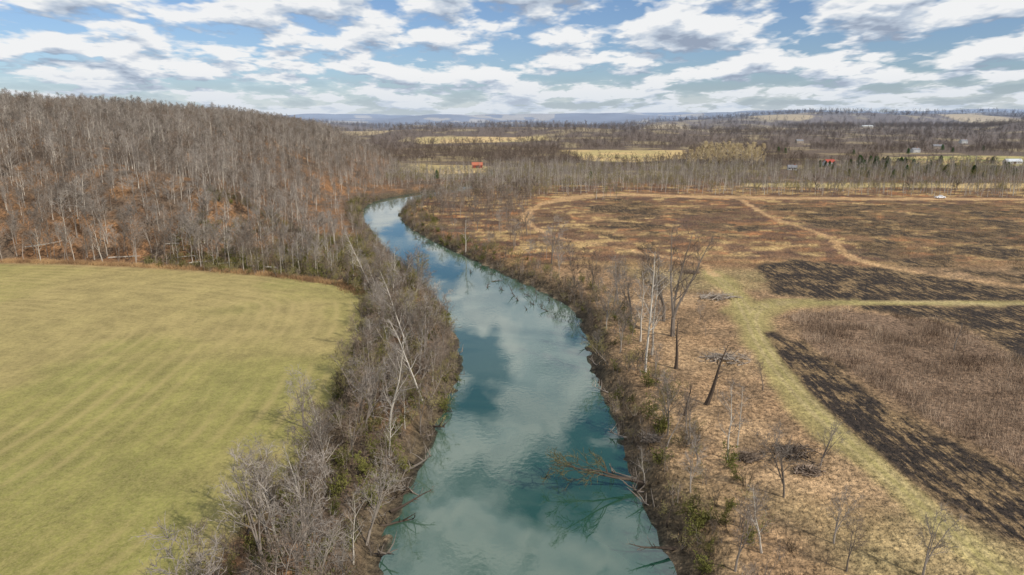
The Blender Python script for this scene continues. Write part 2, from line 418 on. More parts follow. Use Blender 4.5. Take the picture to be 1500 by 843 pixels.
L(math_(nt,'SUBTRACT',.6,math_(nt,'MULTIPLY',sx.outputs[1],.50)),bp.inputs['Distance']); L(bn,bp.inputs['Height']); L(bp.outputs[0],b.inputs['Normal'])
me.materials.append(m); o=bpy.data.objects.new('ground',me); o['kind']='structure'; o['label']='valley floor with pasture, burned fields and wooded hill'; o['category']='ground'; COL.objects.link(o)

# ---------- river ----------
def resamp(p,n):
    s=np.r_[0,np.cumsum(np.hypot(*np.diff(p,axis=0).T))]; q=np.linspace(0,s[-1],n)
    return np.stack([np.interp(q,s,p[:,0]),np.interp(q,s,p[:,1])],1)
a=resamp(lb,240); c=resamp(rb,240); d=(c-a); d/=np.hypot(d[:,0],d[:,1])[:,None]; a=a-d*3; c=c+d*3
V=[];Fq=[]; K=9
for i in range(240):
    for j in range(K): 
        p=a[i]+(c[i]-a[i])*j/(K-1); V.append((p[0],p[1],WZ))
for i in range(239):
    for j in range(K-1): q=i*K+j; Fq.append((q,q+1,q+K+1,q+K))
m,nt,b=newmat('river_water'); L=nt.links.new
pos=N(nt,'ShaderNodeNewGeometry').outputs['Position']
w1=noise(nt,pos,.03,4,.6,0,.6); col=mixc(nt,ramp(nt,w1,[(.42,0),(.60,1)]),(.018,.058,.038),(.058,.100,.070))
L(col,b.inputs['Base Color']); b.inputs['IOR'].default_value=1.85; b.inputs['Specular IOR Level'].default_value=.5
w2=noise(nt,pos,.045,3,.6,0,.8)
L(ramp(nt,w2,[(.42,.012),(.6,.04)]),b.inputs['Roughness'])
rp=noise(nt,pos,.9,2,.5); bp=N(nt,'ShaderNodeBump'); bp.inputs['Distance'].default_value=.03
L(ramp(nt,w2,[(.44,.03),(.64,.35)]),bp.inputs['Strength']); L(rp,bp.inputs['Height']); L(bp.outputs[0],b.inputs['Normal'])
me=mk_mesh('river',V,Fq,[m]); o=bpy.data.objects.new('river',me); o['kind']='structure'; o['label']='calm teal river reflecting clouds'; o['category']='river'; COL.objects.link(o)

# ---------- tree positions ----------
trees=[]
def addtrees(x,y,vars_,region,s,wts=None):
    v=rng.choice(vars_,size=len(x),p=wts)
    for i in range(len(x)): trees.append((x[i],y[i],s[i],v[i],region))
FV=['f0','f1','f2','f3','s2','s1']
x,y=jgrid(-900,20,200,1100,5.6)
hd=seg_d(x,y,HILL,True,40); fd=seg_d(x,y,FIELD,True,40); r=riv_d(x,y); lx=lbx(y)
view=np.abs(x)<.85*y+30
mk=view&(((hd<6)|((y>205)&(y<560)&(x<lx)))&(fd>1.5)&(r>4)&(x<lx+400*(y>500)))&((x<lx)|(y>560))&((y<700)|(rng.random(len(x))<.7))
mk&=~((fd>900)&(y<240)&(x<-250))
mk&=((r>30)|(hd<-8)|(rng.random(len(x))<.55))&((fbm(x/16,y/16,305,2)>.34)|(rng.random(len(x))<.35))
x=x[mk];y=y[mk];r=r[mk];hd=hd[mk]
s=(.50+.60*rng.random(len(x)))*(.45+.55*sst(4,40,r))*(.85+.3*fbm(x/30,y/30,301,2))*(1-.3*sst(420,520,y)*sst(90,10,-hd))
addtrees(x,y,FV,'hill',s,[.27,.21,.27,.09,.05,.11])
x,y=jgrid(-120,10,30,290,4.6)
fd=seg_d(x,y,FIELD,True,60); r=riv_d(x,y)
mk=(fd>-.5)&(r>2.0)&(x<lbx(y))&(y<212)&(fbm(x/11,y/11,310,2)>.38)
x=x[mk];y=y[mk]; s=rng.uniform(.42,1.05,len(x))*(.6+.4*sst(0,8,fd[mk]))
addtrees(x,y,['s0','s1','s2','s3','f2','thin'],'bank',s,[.32,.34,.10,.10,.10,.04])
CP=SL([(585,297),(600,335),(690,374),(760,405),(855,450),(885,440),(835,385),(785,348),(760,318),(790,287),(780,280),(640,285)])
x,y=jgrid(-120,100,180,560,7.5)
r=riv_d(x,y); mk=(seg_d(x,y,CP,True,5)<0)&(r>3)&(rng.random(len(x))<.3+.7*sst(300,400,y))
x=x[mk];y=y[mk]; addtrees(x,y,['s0','s1','s2','s3','f0'],'belt',rng.uniform(.4,.85,len(x))*(.6+.4*sst(3,25,r[mk])),[.3,.33,.10,.1,.17])
x,y=jgrid(0,60,30,210,5)
r=riv_d(x,y); mk=(r>1)&(r<11)&(x>rbx(y))&(rng.random(len(x))<.5); x=x[mk];y=y[mk]
addtrees(x,y,['s0','s1','s3','s2'],'bank',rng.uniform(.3,.7,len(x)),[.36,.44,.1,.1])
x,y=jgrid(-20,110,60,330,10)
r=riv_d(x,y); mk=(r>8)&(r<32)&(x>rbx(y))&(rng.random(len(x))<.2+.5*sst(130,220,y)); x=x[mk];y=y[mk]
addtrees(x,y,['s0','s1','thin','s2'],'meadow',rng.uniform(.3,.68,len(x)),[.35,.35,.15,.15])
x,y=jgrid(-260,900,455,760,6.2)
hd=seg_d(x,y,HILL,True,40); pd=seg_d(x,y,PATH,False,60)
ps_=np.argsort(PATH[:,0]); yr=np.interp(x,PATH[ps_,0],PATH[ps_,1])
mk=(np.abs(x)<.82*y)&(hd>4)&(riv_d(x,y)>3)&(goldmask(x,y)>3)&(pd>14)&((y>yr+14)|(x<0))&((x>rbx(y))|(y>560))&(fbm(x/60,y/60,203,3)>.28)&(rng.random(len(x))<.92)&clear_yard(x,y)
x=x[mk];y=y[mk]; addtrees(x,y,['d0','d1','d2','s1'],'treeline',rng.uniform(.36,.82,len(x)),[.38,.38,.16,.08])
individual=300
x=np.array([t_[0] for t_ in trees]); y=np.array([t_[1] for t_ in trees]); s=np.array([t_[2] for t_ in trees])
vis=(np.abs(x)<.76*(y*cp+50*sp))&(y>55)
key=np.where(vis,s/np.hypot(y,50),0)
for v in ('f0','f1','f2','f3','d0','d1','d2'):
    ii=[i for i in range(len(trees)) if trees[i][3]==v]; ii.sort(key=lambda i:-key[i])
    for i in ii[:4]: key[i]+=10
order=np.argsort(-key)
NAMED=24
reg={'hill':('tall bare grey tree in the wooded hillside','trees of the wooded hillside'),
 'bank':('bare grey tree in the brush along the river bank','trees lining the river bank'),
 'belt':('bare tree beside the bend of the river','trees lining the river bank'),
 'meadow':('small bare tree in the dry brown meadow','scattered meadow trees'),
 'treeline':('bare tree in the treeline behind the dirt road','trees behind the dirt road')}
vlab={'f3':'tall bare tree with pale bark','s2':'bare sycamore with whitish bark','thin':'slim bare sycamore with white trunk','s3':'bare tree with yellow-green buds'}
where={'hill':' in the hillside wood','bank':' on the river bank','belt':' by the river bend','meadow':' in the dry meadow','treeline':' in the roadside treeline'}
rz=rng.uniform(0,6.28,len(x)); hh=height(x,y)
for k in order[:individual-NAMED]:
    t_=trees[k]; lab,grp=reg[t_[4]]
    if t_[3] in vlab: lab=vlab[t_[3]]+where[t_[4]]
    q=.16 if t_[4]=='bank' else .05
    spawn('bare_tree',t_[3],t_[0],t_[1],t_[2],rz[k],lab,'tree',grp,tilt=(rng.normal(0,q),rng.normal(0,q)),z=float(hh[k]))
def heightfor(u,v,vt):
    X_,Y_=S(u,v); cy=(421.5-vt)/1000; return CAMH+Y_/(cp+cy*sp)*(-sp+cy*cp)
def nt_(kind,var,H0,u,v,vt,label,tilt=(0,0),rzv=None):
    X_,Y_=S(u,v); Hh=heightfor(u,v,vt)
    return spawn(kind,var,X_,Y_,Hh/H0,random.uniform(0,6.28) if rzv is None else rzv,label,'tree','lone trees on the dry meadow',tilt=tilt)
nt_('bare_tree','big',22,985,492,342,'tall forked dark bare tree on the brown meadow',rzv=.3)
nt_('bare_tree','big',22,972,470,360,'tall dark bare tree beside another one',rzv=2.2)
nt_('bare_tree','thin',20,945,545,375,'tall slim bare tree with white bark by the bank')
nt_('bare_tree','s2',17,955,520,385,'bare whitish tree near the river bank')
nt_('bare_tree','s2',17,938,500,395,'bare whitish tree near the river bank')
nt_('bare_tree','s0',14,925,470,390,'bare grey tree near the river bank')
nt_('bare_tree','s0',14,905,445,380,'bare grey tree near the river bank')
nt_('bare_tree','s1',14,868,425,365,'bare brown tree near the river bank')
nt_('dead_tree','snag',11,990,540,465,'dark leaning dead trunk on dry grass',(0,.15))
nt_('dead_tree','snag',11,1035,592,500,'broken leaning dead tree trunk on the meadow',(0,.42),0)
nt_('dead_tree','snag',11,1003,608,552,'short broken dead trunk near the bank')
nt_('bare_tree','s2',16,1066,672,570,'bare young tree with pale trunk on dry meadow')
nt_('bare_tree','thin',20,1080,655,570,'slim bare young tree on the dry meadow')
nt_('bare_tree','s0',14,1148,728,635,'small spreading bare tree on the dry meadow')
nt_('bare_tree','s1',13,1397,515,462,'small bare tree in the weed thicket')
nt_('bare_tree','s0',14,1352,842,750,'small bare tree beside the grass track')
nt_('bare_tree','s1',13,1240,835,765,'small bare tree on the dry meadow')
nt_('bare_tree','s2',16,682,362,310,'grey bare tree near the water edge')
nt_('bare_tree','s0',14,808,388,325,'grey bare tree on the river bank')
nt_('bare_tree','s0',14,772,345,305,'grey bare tree beside the dirt path')
nt_('bare_tree','s0',14,445,625,540,'bare spreading tree at the pasture edge')
nt_('bare_tree','s2',16,415,815,690,'bare tree with bleached trunk on the river bank',(0,-.2),0)
nt_('bare_tree','s2',16,478,720,610,'bare tree with bleached trunk on the river bank')
def instancer(name,x,y,z,s,rz,pk,vars_,label,cat):
    me=bpy.data.meshes.new(name); me.vertices.add(len(x)); me.vertices.foreach_set('co',np.stack([x,y,z],1).ravel().astype(np.float32))
    for nm,ty,ar in (('sc','FLOAT',s),('rz','FLOAT',rz)):
        a=me.attributes.new(nm,ty,'POINT'); a.data.foreach_set('value',ar.astype(np.float32))
    a=me.attributes.new('pk','INT','POINT'); a.data.foreach_set('value',pk.astype(np.int32))
    o=bpy.data.objects.new(name,me); o['kind']='stuff'; o['label']=label; o['category']=cat; COL.objects.link(o)
    ng=bpy.data.node_groups.new(name,'GeometryNodeTree')
    ng.interface.new_socket('Geometry',in_out='INPUT',socket_type='NodeSocketGeometry'); ng.interface.new_socket('Geometry',in_out='OUTPUT',socket_type='NodeSocketGeometry')
    gi=ng.nodes.new('NodeGroupInput'); go=ng.nodes.new('NodeGroupOutput'); L=ng.links.new
    J=ng.nodes.new('GeometryNodeJoinGeometry')
    for v in vars_:
        j=ng.nodes.new('GeometryNodeJoinGeometry')
        for i in (0,1):
            oi=ng.nodes.new('GeometryNodeObjectInfo'); oi.transform_space='ORIGINAL'; oi.inputs['Object'].default_value=FIRST[(v,i)]
            L(oi.outputs['Geometry'],j.inputs[0])
        gt=ng.nodes.new('GeometryNodeGeometryToInstance'); L(j.outputs[0],gt.inputs[0]); L(gt.outputs[0],J.inputs[0])
    ip=ng.nodes.new('GeometryNodeInstanceOnPoints'); L(gi.outputs[0],ip.inputs['Points']); L(J.outputs[0],ip.inputs['Instance']); ip.inputs['Pick Instance'].default_value=True
    def na(nm,ty):
        n=ng.nodes.new('GeometryNodeInputNamedAttribute'); n.data_type=ty; n.inputs['Name'].default_value=nm; return n.outputs[0]
    L(na('pk','INT'),ip.inputs['Instance Index']); L(na('sc','FLOAT'),ip.inputs['Scale'])
    cx=ng.nodes.new('ShaderNodeCombineXYZ'); L(na('rz','FLOAT'),cx.inputs[2]); L(cx.outputs[0],ip.inputs['Rotation'])
    L(ip.outputs[0],go.inputs[0])
    md=o.modifiers.new('scatter','NODES'); md.node_group=ng
rest=order[individual-NAMED:]
for nm,rs,lab in (('hillside_forest',('hill',),'dense bare hardwood forest covering the hill'),('valley_woodland',('treeline','belt','bank','meadow'),'bare woodland beside the river and road')):
    k=np.array([i for i in rest if trees[i][4] in rs])
    vs=sorted(set(trees[i][3] for i in k)); vs=[v for v in vs if (v,0) in FIRST]
    pk=np.array([vs.index(trees[i][3]) if trees[i][3] in vs else 0 for i in k])
    instancer(nm,x[k],y[k],hh[k],s[k],rz[k],pk,vs,lab,'forest')
DX=[];DY=[];DS=[]
for y0,y1,sp_,sc in ((760,1350,10.5,.75),(1350,2600,18,1.05),(2600,5200,40,1.5)):
    xx,yy2=jgrid(-.82*y1,.82*y1,y0,y1,sp_)
    mk=(np.abs(xx)<.80*yy2)&(goldmask(xx,yy2)>4)&(farfield(xx,yy2)<.4)&clear_yard(xx,yy2)
    hd=seg_d(xx,yy2,HILL,True,40); mk&=~((hd<6)&(yy2<1100)) & ~((hd<-250))
    mk&=(fbm(xx/110,yy2/110,202,3)>(.38 if y0<1000 else .32))
    DX.append(xx[mk]);DY.append(yy2[mk]);DS.append(sc*rng.uniform(.5,1.1,mk.sum()))
DX=np.concatenate(DX);DY=np.concatenate(DY);DS=np.concatenate(DS)
dv=[v for v in ('d0','d1','d2') if (v,0) in FIRST]
instancer('distant_forest',DX,DY,height(DX,DY),DS,rng.uniform(0,6.28,len(DX)),rng.integers(0,len(dv),len(DX)),dv,'bare woods spreading over the distant hills','forest')
print('TREES',len(trees),len(DX))
for i in range(22):
    X_,Y_=S(1010+i*5+random.uniform(-4,4),random.uniform(239,248)); spawn('golden_tree','gold',X_,Y_,random.uniform(1.0,1.5),random.uniform(0,6),'leafless tree with golden yellow twigs by the valley field','tree','golden trees in the valley')
for i in range(62):
    if i<34: u,v=random.uniform(1195,1345),random.uniform(240,252)
    else: u,v=random.uniform(1230,1500),random.uniform(240,262)
    X_,Y_=S(u,v); spawn('evergreen_tree','cedar',X_,Y_,random.uniform(.6,1.3),random.uniform(0,6),'dark green cedar tree among bare woods','evergreen tree','cedars near the farmhouses')
for (u,v) in ((640,262),(720,258),(865,262),(1140,224),(1150,225),(1380,222),(1395,224),(1440,222),(1330,226),(1250,227)):
    X_,Y_=S(u,v); spawn('evergreen_tree','cedar',X_,Y_,random.uniform(.6,.9)*(1.5 if v<231 else 1),0,'dark green cedar tree among bare woods','evergreen tree','cedars near the farmhouses')

# ---------- shrubs ----------
x,y=jgrid(-130,90,40,480,2.25)
r=riv_d(x,y); fd=seg_d(x,y,FIELD,True,60); lx=lbx(y); rx=rbx(y)
dens=fbm(x/9,y/9,55,2)
mk=(r>-.3)&(((x<lx)&(fd>-.3)&(y<300)&(rng.random(len(x))<.88)&(dens>.32))|((x<lx)&(r<9)&(y>=300)&(rng.random(len(x))<.8))|((x>rx)&(r<7+12*dens)&(rng.random(len(x))<.78-.03*r)&(dens>.36)))
x=x[mk];y=y[mk];r=r[mk]
s=rng.uniform(.45,1.2,len(x))*np.where(x>rbx(y),.85,1)*(.75+.25*sst(0,4,r))
HV=['h0','h1','h2','h3']; pk=rng.choice(4,len(x),p=[.52,.16,.20,.12]); ol=(rng.random(len(x))<.6)&(r<9)&(fbm(x/14,y/14,320,2)>.44); pk=np.where(ol,1,pk); zz=height(x,y); rz=rng.uniform(0,6.28,len(x))
vis=(np.abs(x)<.76*(y*cp+12)) ; order=np.argsort(-np.where(vis,s/np.hypot(y,50),0))
hl=['brown leafless shrub on the river bank','olive leafy shrub on the river bank','grey leafless shrub on the river bank','budding yellow-green shrub on the river bank']
for k in order[:220]:
    spawn('shrub',HV[pk[k]],x[k],y[k],s[k],rz[k],hl[pk[k]],'shrub','shrubs along the river',z=float(zz[k]),parts=('stem','foliage'))
k=order[220:]; instancer('bank_undergrowth',x[k],y[k],zz[k],s[k],rz[k],pk[k],HV,'dense brown and olive brush along river banks','brush')
print('SHRUBS',len(x))

# ---------- blades ----------
m,nt,b=newmat('dry_stalks'); at_=N(nt,'ShaderNodeAttribute',attribute_name='tint'); nt.links.new(at_.outputs['Color'],b.inputs['Base Color']); M_stalk=m
def blades(name,x,y,h,nb,R,w,colA,colB,label,cat):
    n=len(x); z=height(x,y); cl=fbm(x/6,y/6,401,3)
    x=np.repeat(x,nb);y=np.repeat(y,nb);z=np.repeat(z,nb);h=np.repeat(h,nb)*rng.uniform(.6,1.1,n*nb)
    cf=np.clip(np.repeat(.25*rng.random(n)+2.2*(cl-.5)+.35,nb)+rng.random(n*nb)*.3,0,1)
    x=x+rng.normal(0,R,n*nb); y=y+rng.normal(0,R,n*nb); th=rng.uniform(0,6.28,n*nb)
    px,py=np.cos(th)*w,np.sin(th)*w; lx,ly=rng.normal(0,.3,n*nb)*h,rng.normal(0,.3,n*nb)*h
    Vv=np.stack([np.stack([x-px,y-py,z-.1],1),np.stack([x+px,y+py,z-.1],1),np.stack([x+lx,y+ly,z+h],1)],1).reshape(-1,3)
    me=bpy.data.meshes.new(name); me.vertices.add(len(Vv)); me.vertices.foreach_set('co',Vv.ravel().astype(np.float32))
    nf=n*nb; me.loops.add(nf*3); me.loops.foreach_set('vertex_index',np.arange(nf*3,dtype=np.int32)); me.polygons.add(nf); me.polygons.foreach_set('loop_start',np.arange(0,nf*3,3,dtype=np.int32)); me.update(calc_edges=True)
    c=np.array(colA)[None]*(1-cf[:,None])+np.array(colB)[None]*cf[:,None]; cattr(me,'tint',np.repeat(c,3,0)); me.materials.append(M_stalk)
    o=bpy.data.objects.new(name,me); o['kind']='stuff'; o['label']=label; o['category']=cat; COL.objects.link(o)
x,y=jgrid(30,330,80,260,1.15); mk=(seg_d(x,y,THICK,True,5)+(fbm(x/5,y/5,102,4)-.5)*6<0)&(np.abs(x)<.9*y)
mk&=(fbm(x/7,y/7,61,3)>.38); x=x[mk];y=y[mk]
blades('weed_thicket',x,y,.4+3.2*fbm(x/8,y/8,62,3)**1.7,10,.5,.045,(.11,.073,.05),(.39,.29,.205),'tall brown weeds and briars between burned strips','weeds')
x,y=jgrid(0,420,40,450,1.8)
bd=np.full(x.shape,1e3)
for b_ in BURN[:3]: bd=np.minimum(bd,seg_d(x,y,b_,True,5))
mk=(x>rbx(y))&(riv_d(x,y)>2)&((bd>0)|(rng.random(len(x))<.10))&(seg_d(x,y,TR1,False,30)>5)&(seg_d(x,y,PATH,False,30)>4)&(seg_d(x,y,ROAD2,False,30)>4)&(np.abs(x)<.8*y+20)&(seg_d(x,y,THICK,True,5)>0)
mk&=fbm(x/10,y/10,71,3)>.42; x=x[mk];y=y[mk]
blades('dry_grass',x,y,.15+.8*fbm(x/6,y/6,72,3)**2*np.where(y>230,2.4,1),7,.7,.045,(.13,.082,.046),(.38,.26,.14),'tufts of dry orange-brown grass across the meadow','grass')
fe=[p for p in FIELD[1:7]]; q=resamp(np.array(fe),1500); x=q[:,0]+rng.normal(0,1.2,1500); y=q[:,1]+1.5+rng.normal(0,1.2,1500)
blades('edge_grass',x,y,np.full(1500,1.3),9,.6,.06,(.20,.12,.065),(.42,.27,.13),'rusty tall grass along the pasture edge','grass')

# ---------- brush piles, driftwood, fallen trees ----------
random.seed(77)
def simple_thing(kind,T,loc,label,cat,group,mat,rz=0,s=1):
    me=mk_mesh(kind,T.V,T.F,[mat]); o=bpy.data.objects.new(kind,me); o.location=loc; o.rotation_euler=(0,0,rz); o.scale=(s,)*3
    o['label']=label;o['category']=cat
    if group:o['group']=group
    COL.objects.link(o); return o
def pile(n,R,H):
    T=Tubes()
    for i in range(n):
        a=random.uniform(0,6.28); q=random.random()**.6*R*.75; z=random.uniform(0,1)*H*(1-q/R)
        c=Vector((q*math.cos(a)*1.4,q*math.sin(a)*.8,z+.12)); th=random.gauss(.3,.8)
        d=Vector((math.cos(th),math.sin(th),random.gauss(0,.15))).normalized(); L_=random.uniform(.4,1.1)*R; r=random.uniform(.05,.19)
        T.tube(wander(c-d*L_*.5,d,L_,3,.08,0),[r,r*.9,r*.7,r*.4],5)
    for i in range(n*6):
        a=random.uniform(0,6.28); q=random.random()*R*.95; c=Vector((q*math.cos(a)*1.3,q*math.sin(a),random.uniform(.1,H*.7)))
        T.sliver(c,c+rdir(Vector((0,0,1)),random.uniform(.7,1.6))*random.uniform(.8,2.4),.04)
    return T
for (u,v,R,lab,mm) in ((1050,436,5.2,'pile of cut logs and branches on the meadow',M_bark),(1062,527,5.2,'heap of broken branches on dry grass',M_bark),(1156,665,4.2,'heap of brown fallen branches on dry grass',M_twigd),(1095,672,1.8,'small brush pile on dry grass',M_twigd),(1010,400,3,'brush pile beside the dirt path',M_twigd),(1185,692,1.8,'small heap of branches on dry grass',M_twigd),(900,735-90,1.6,'small tangle of branches on the bank',M_bark)):
    X_,Y_=S(u,v)
    if u==900: X_,Y_=S(955,640)
    simple_thing('brush_pile',pile(44,R,1.2),(X_,Y_,hz(X_,Y_)),lab,'brush pile','brush piles',mm)
def drift():
    T=Tubes(); d=Vector((1,0,random.uniform(.0,.25))).normalized(); L_=random.uniform(2.5,7)
    b=wander(Vector((-L_*.5,0,-.15)),d,L_,5,.12,0); r=random.uniform(.12,.26); T.tube(b,[r,r*.9,r*.75,r*.6,r*.4,r*.2],6)
    for i in range(7):
        p,dd=at(b,random.uniform(.1,1)); T.tube(wander(p,rdir(Vector((0,0,1)),random.uniform(.2,1.1)),random.uniform(.8,2.6),2,.15,0),[.09,.06,.02],4)
    return T
for (u,v) in ((722,402),(735,425),(748,432),(765,424),(780,446),(772,452),(790,447),(806,440),(712,420),(626,347),(650,362),(760,413),(745,398),(797,455),(612,350),(704,394),(728,412),(757,440),(770,434),(622,356),(690,400),(785,436)):
    X_,Y_=S(u,v,WZ); simple_thing('driftwood',drift(),(X_,Y_,WZ+.05),'dark driftwood snag sticking out of the river','driftwood','snags in the river',M_dark,random.uniform(0,3.1),.75)
for (u,v,rz_,s_) in ((575,770,.3,1.3),(598,718,-.5,1.4),(630,640,.6,1.0),(668,552,0,1.0),(955,752,2.6,1.3),(865,505,2.9,1),(985,800,2.4,1.4),(858,480,2.9,1),(880,575,2.7,1),(612,690,.2,1),(560,815,-.2,1.2),(650,605,.5,1),(905,640,2.8,1),(918,700,2.6,1.1),(672,520,.4,.9),(832,445,2.5,1),(590,728,.9,1.2),(640,628,-.3,1),(895,595,2.2,1.1),(870,540,2.5,1),(930,722,3.0,1.2)):
    X_,Y_=S(u,v,WZ); simple_thing('fallen_log',drift(),(X_,Y_,WZ+.25),'grey fallen log at the water edge','log','logs at the water edge',M_bark if random.random()<.6 else M_dark,rz_,s_)
X_,Y_=S(942,705,WZ+1.2)
spawn('fallen_tree','fallen',X_,Y_,1.0,0,'fallen olive-brown bare tree leaning out over the water','tree',None,tilt=(0,-1.34),z=WZ+.9)
X_,Y_=S(990,800,WZ+1); spawn('fallen_tree','snag',X_,Y_,.6,.3,'small fallen dark tree leaning into the water','tree',None,tilt=(0,-1.25),z=WZ+.6)
X_,Y_=S(575,745,WZ+1); spawn('fallen_tree','snag',X_,Y_,.6,.2,'small fallen dark tree leaning into the water','tree',None,tilt=(0,1.3),z=WZ+.6)
for (u,v,rr) in ((125,352,2.8),(90,345,2.6),(265,380,.1),(300,384,.4),(240,372,3.0),(330,388,.2),(60,372,.3),(380,392,2.9),(180,378,.2)):
    X_,Y_=S(u,v+6 if v<360 else v+3)
    T=Tubes(); b=wander(Vector((-6,0,.6)),Vector((1,0,.06)).normalized(),random.uniform(9,14),6,.05,0); T.tube(b,[.3,.28,.25,.22,.18,.12,.06],6)
    for i in range(5):
        p,dd=at(b,random.uniform(.4,1)); T.tube(wander(p,rdir(dd,.8),random.uniform(1,2.5),2,.15,0),[.09,.06,.02],4)
    simple_thing('fallen_log',T,(X_,Y_+2,hz(X_,Y_+2)),'pale fallen log at the edge of the wood','log','fallen logs at the forest edge',M_pale,rr)

# ---------- buildings and car ----------
def flat(name,c,rough=.7,c2=None):
    m,nt,b=newmat(name); tc=N(nt,'ShaderNodeTexCoord'); n=noise(nt,tc.outputs['Object'],1.5,5,.55,0,0,'3D')
    nt.links.new(mixc(nt,n,[q*.8 for q in c],[min(q*1.15,.9) for q in c]),b.inputs['Base Color']); b.inputs['Roughness'].default_value=rough; return m
M_white=flat('white_siding',(.50,.50,.48)); M_red=flat('red_siding',(.32,.06,.04)); M_roof=flat('grey_roof',(.18,.18,.19)); M_rust=flat('rusty_roof',(.36,.12,.07)); M_tan=flat('tan_siding',(.36,.30,.24))
M_glass=flat('dark_glass',(.03,.04,.05),.1); M_door=flat('dark_door',(.09,.06,.05)); M_paint=flat('white_car_paint',(.75,.76,.78),.25); M_tyre=flat('black_tyre',(.02,.02,.02)); M_rim=flat('grey_rim',(.4,.4,.42),.3)
M_mw=flat('metal_roof',(.45,.47,.49),.5)
def box(V,F,x0,x1,y0,y1,z0,z1):
    b=len(V); V+= [(x0,y0,z0),(x1,y0,z0),(x1,y1,z0),(x0,y1,z0),(x0,y0,z1),(x1,y0,z1),(x1,y1,z1),(x0,y1,z1)]
    F+=[tuple(b+i for i in f) for f in ((0,3,2,1),(4,5,6,7),(0,1,5,4),(1,2,6,5),(2,3,7,6),(3,0,4,7))]
def part(name,V,F,mat,par):
    o=bpy.data.objects.new(name,mk_mesh(name,V,F,[mat])); o.parent=par; COL.objects.link(o); return o
def house(kind,hi_,w,d,h,rot,mw,mr,label,cat,chim=True,rh=.35):
    X_,Y_=HXY[hi_]; e=bpy.data.objects.new(kind,None); e.location=(X_,Y_,hz(X_,Y_)-.3); e.rotation_euler=(0,0,rot); e['label']=label; e['category']=cat; COL.objects.link(e)
    r=d*rh; V=[(-w/2,-d/2,0),(w/2,-d/2,0),(w/2,d/2,0),(-w/2,d/2,0),(-w/2,-d/2,h),(w/2,-d/2,h),(w/2,d/2,h),(-w/2,d/2,h),(-w/2,0,h+r),(w/2,0,h+r)]
    part('wall',V,[(0,1,5,4),(2,3,7,6),(1,2,6,9,5),(3,0,4,8,7),(0,3,2,1)],mw,e)
    o_=.5; k=r/(d/2); zt=h+r+.06; ze=h-o_*k+.06
    V=[];F=[]
    for sy in (-1,1):
        b=len(V); yb=sy*(d/2+o_)
        V+=[(-w/2-o_,0,zt),(w/2+o_,0,zt),(w/2+o_,yb,ze),(-w/2-o_,yb,ze),(-w/2-o_,0,zt+.2),(w/2+o_,0,zt+.2),(w/2+o_,yb,ze+.2),(-w/2-o_,yb,ze+.2)]
        F+=[tuple(b+i for i in f) for f in ((0,1,2,3),(7,6,5,4),(2,6,7,3),(0,3,7,4),(1,5,6,2))]
    ro=part('roof',V,F,mr,e)
    if chim:
        V=[];F=[]; box(V,F,w*.25,w*.25+.8,-.4,.4,h,h+r+1.1); part('chimney',V,F,M_rust,ro)
    V=[];F=[]; box(V,F,-.6 if chim else -1.7,.6 if chim else 1.7,-d/2-.06,-d/2+.02,.05,2.2 if chim else 3); part('door',V,F,M_door,e)
    for fx in (-.38,-.22,.22,.38):
        for zz_ in ([1.0] if h<4.5 else [1.0,3.8]):
            V=[];F=[]; box(V,F,fx*w-.5,fx*w+.5,-d/2-.05,-d/2+.02,zz_,zz_+1.3); part('window',V,F,M_glass,e)
house('barn',0,11.5,8,3.6,.1,M_red,M_rust,'red barn with rusty roof beside valley field','barn',chim=False)
house('farmhouse',1,12,8,4.6,.3,M_white,M_red,'white farmhouse with red roof among cedars','house')
house('farmhouse',2,9,7,3.0,-.2,M_white,M_roof,'small white house at the treeline','house')
house('shed',3,20,8,3.2,.05,M_white,M_mw,'long white metal shed beside the pale field','shed',chim=False)
house('farmhouse',4,13,9,4.6,.2,M_white,M_roof,'white farmhouse on the wooded rise','house')
house('farmhouse',5,14,9,4.6,-.2,M_tan,M_roof,'tan farmhouse on the wooded rise','house')
house('farmhouse',6,13,9,4.6,.1,M_white,M_roof,'white farmhouse with grey roof on the rise','house')
house('farmhouse',7,14,9,4.6,.1,M_tan,M_roof,'tan farmhouse with dark roof in the valley','house')
house('warehouse',8,34,14,4.6,.02,M_white,M_mw,'long white warehouse on the distant hill','warehouse',chim=False,rh=.15)
X_,Y_=S(1377,291); car=bpy.data.objects.new('pickup_truck',None); car.location=(X_,Y_,hz(X_,Y_)+.05); car.rotation_euler=(0,0,.1); car.scale=(1.2,)*3
car['label']='white pickup truck parked on the dirt road'; car['category']='truck'; COL.objects.link(car)
def prism(prof,wd,V,F,tap=None):
    n=len(prof); b=len(V)
    for sy in (-1,1):
        for (px,pz) in prof: V.append((px,sy*(wd if tap is None or pz<tap else wd*.85),pz))
    F.append(tuple(b+i for i in range(n))[::-1]); F.append(tuple(b+n+i for i in range(n)))
    for i in range(n): j=(i+1)%n; F.append((b+i,b+j,b+n+j,b+n+i))
V=[];F=[]; prism([(-2.7,.45),(2.7,.45),(2.75,.85),(2.5,1.1),(1.3,1.15),(-2.7,1.15)],.95,V,F); part('body',V,F,M_paint,car)
V=[];F=[]; prism([(-.5,1.152),(1.3,1.152),(.75,1.8),(-.35,1.82)],.9,V,F,1.5); cab=part('cab',V,F,M_paint,car)
V=[];F=[]; prism([(-.4,1.22),(1.08,1.22),(.68,1.7),(-.3,1.72)],.915,V,F,1.5); part('window',V,F,M_glass,cab)
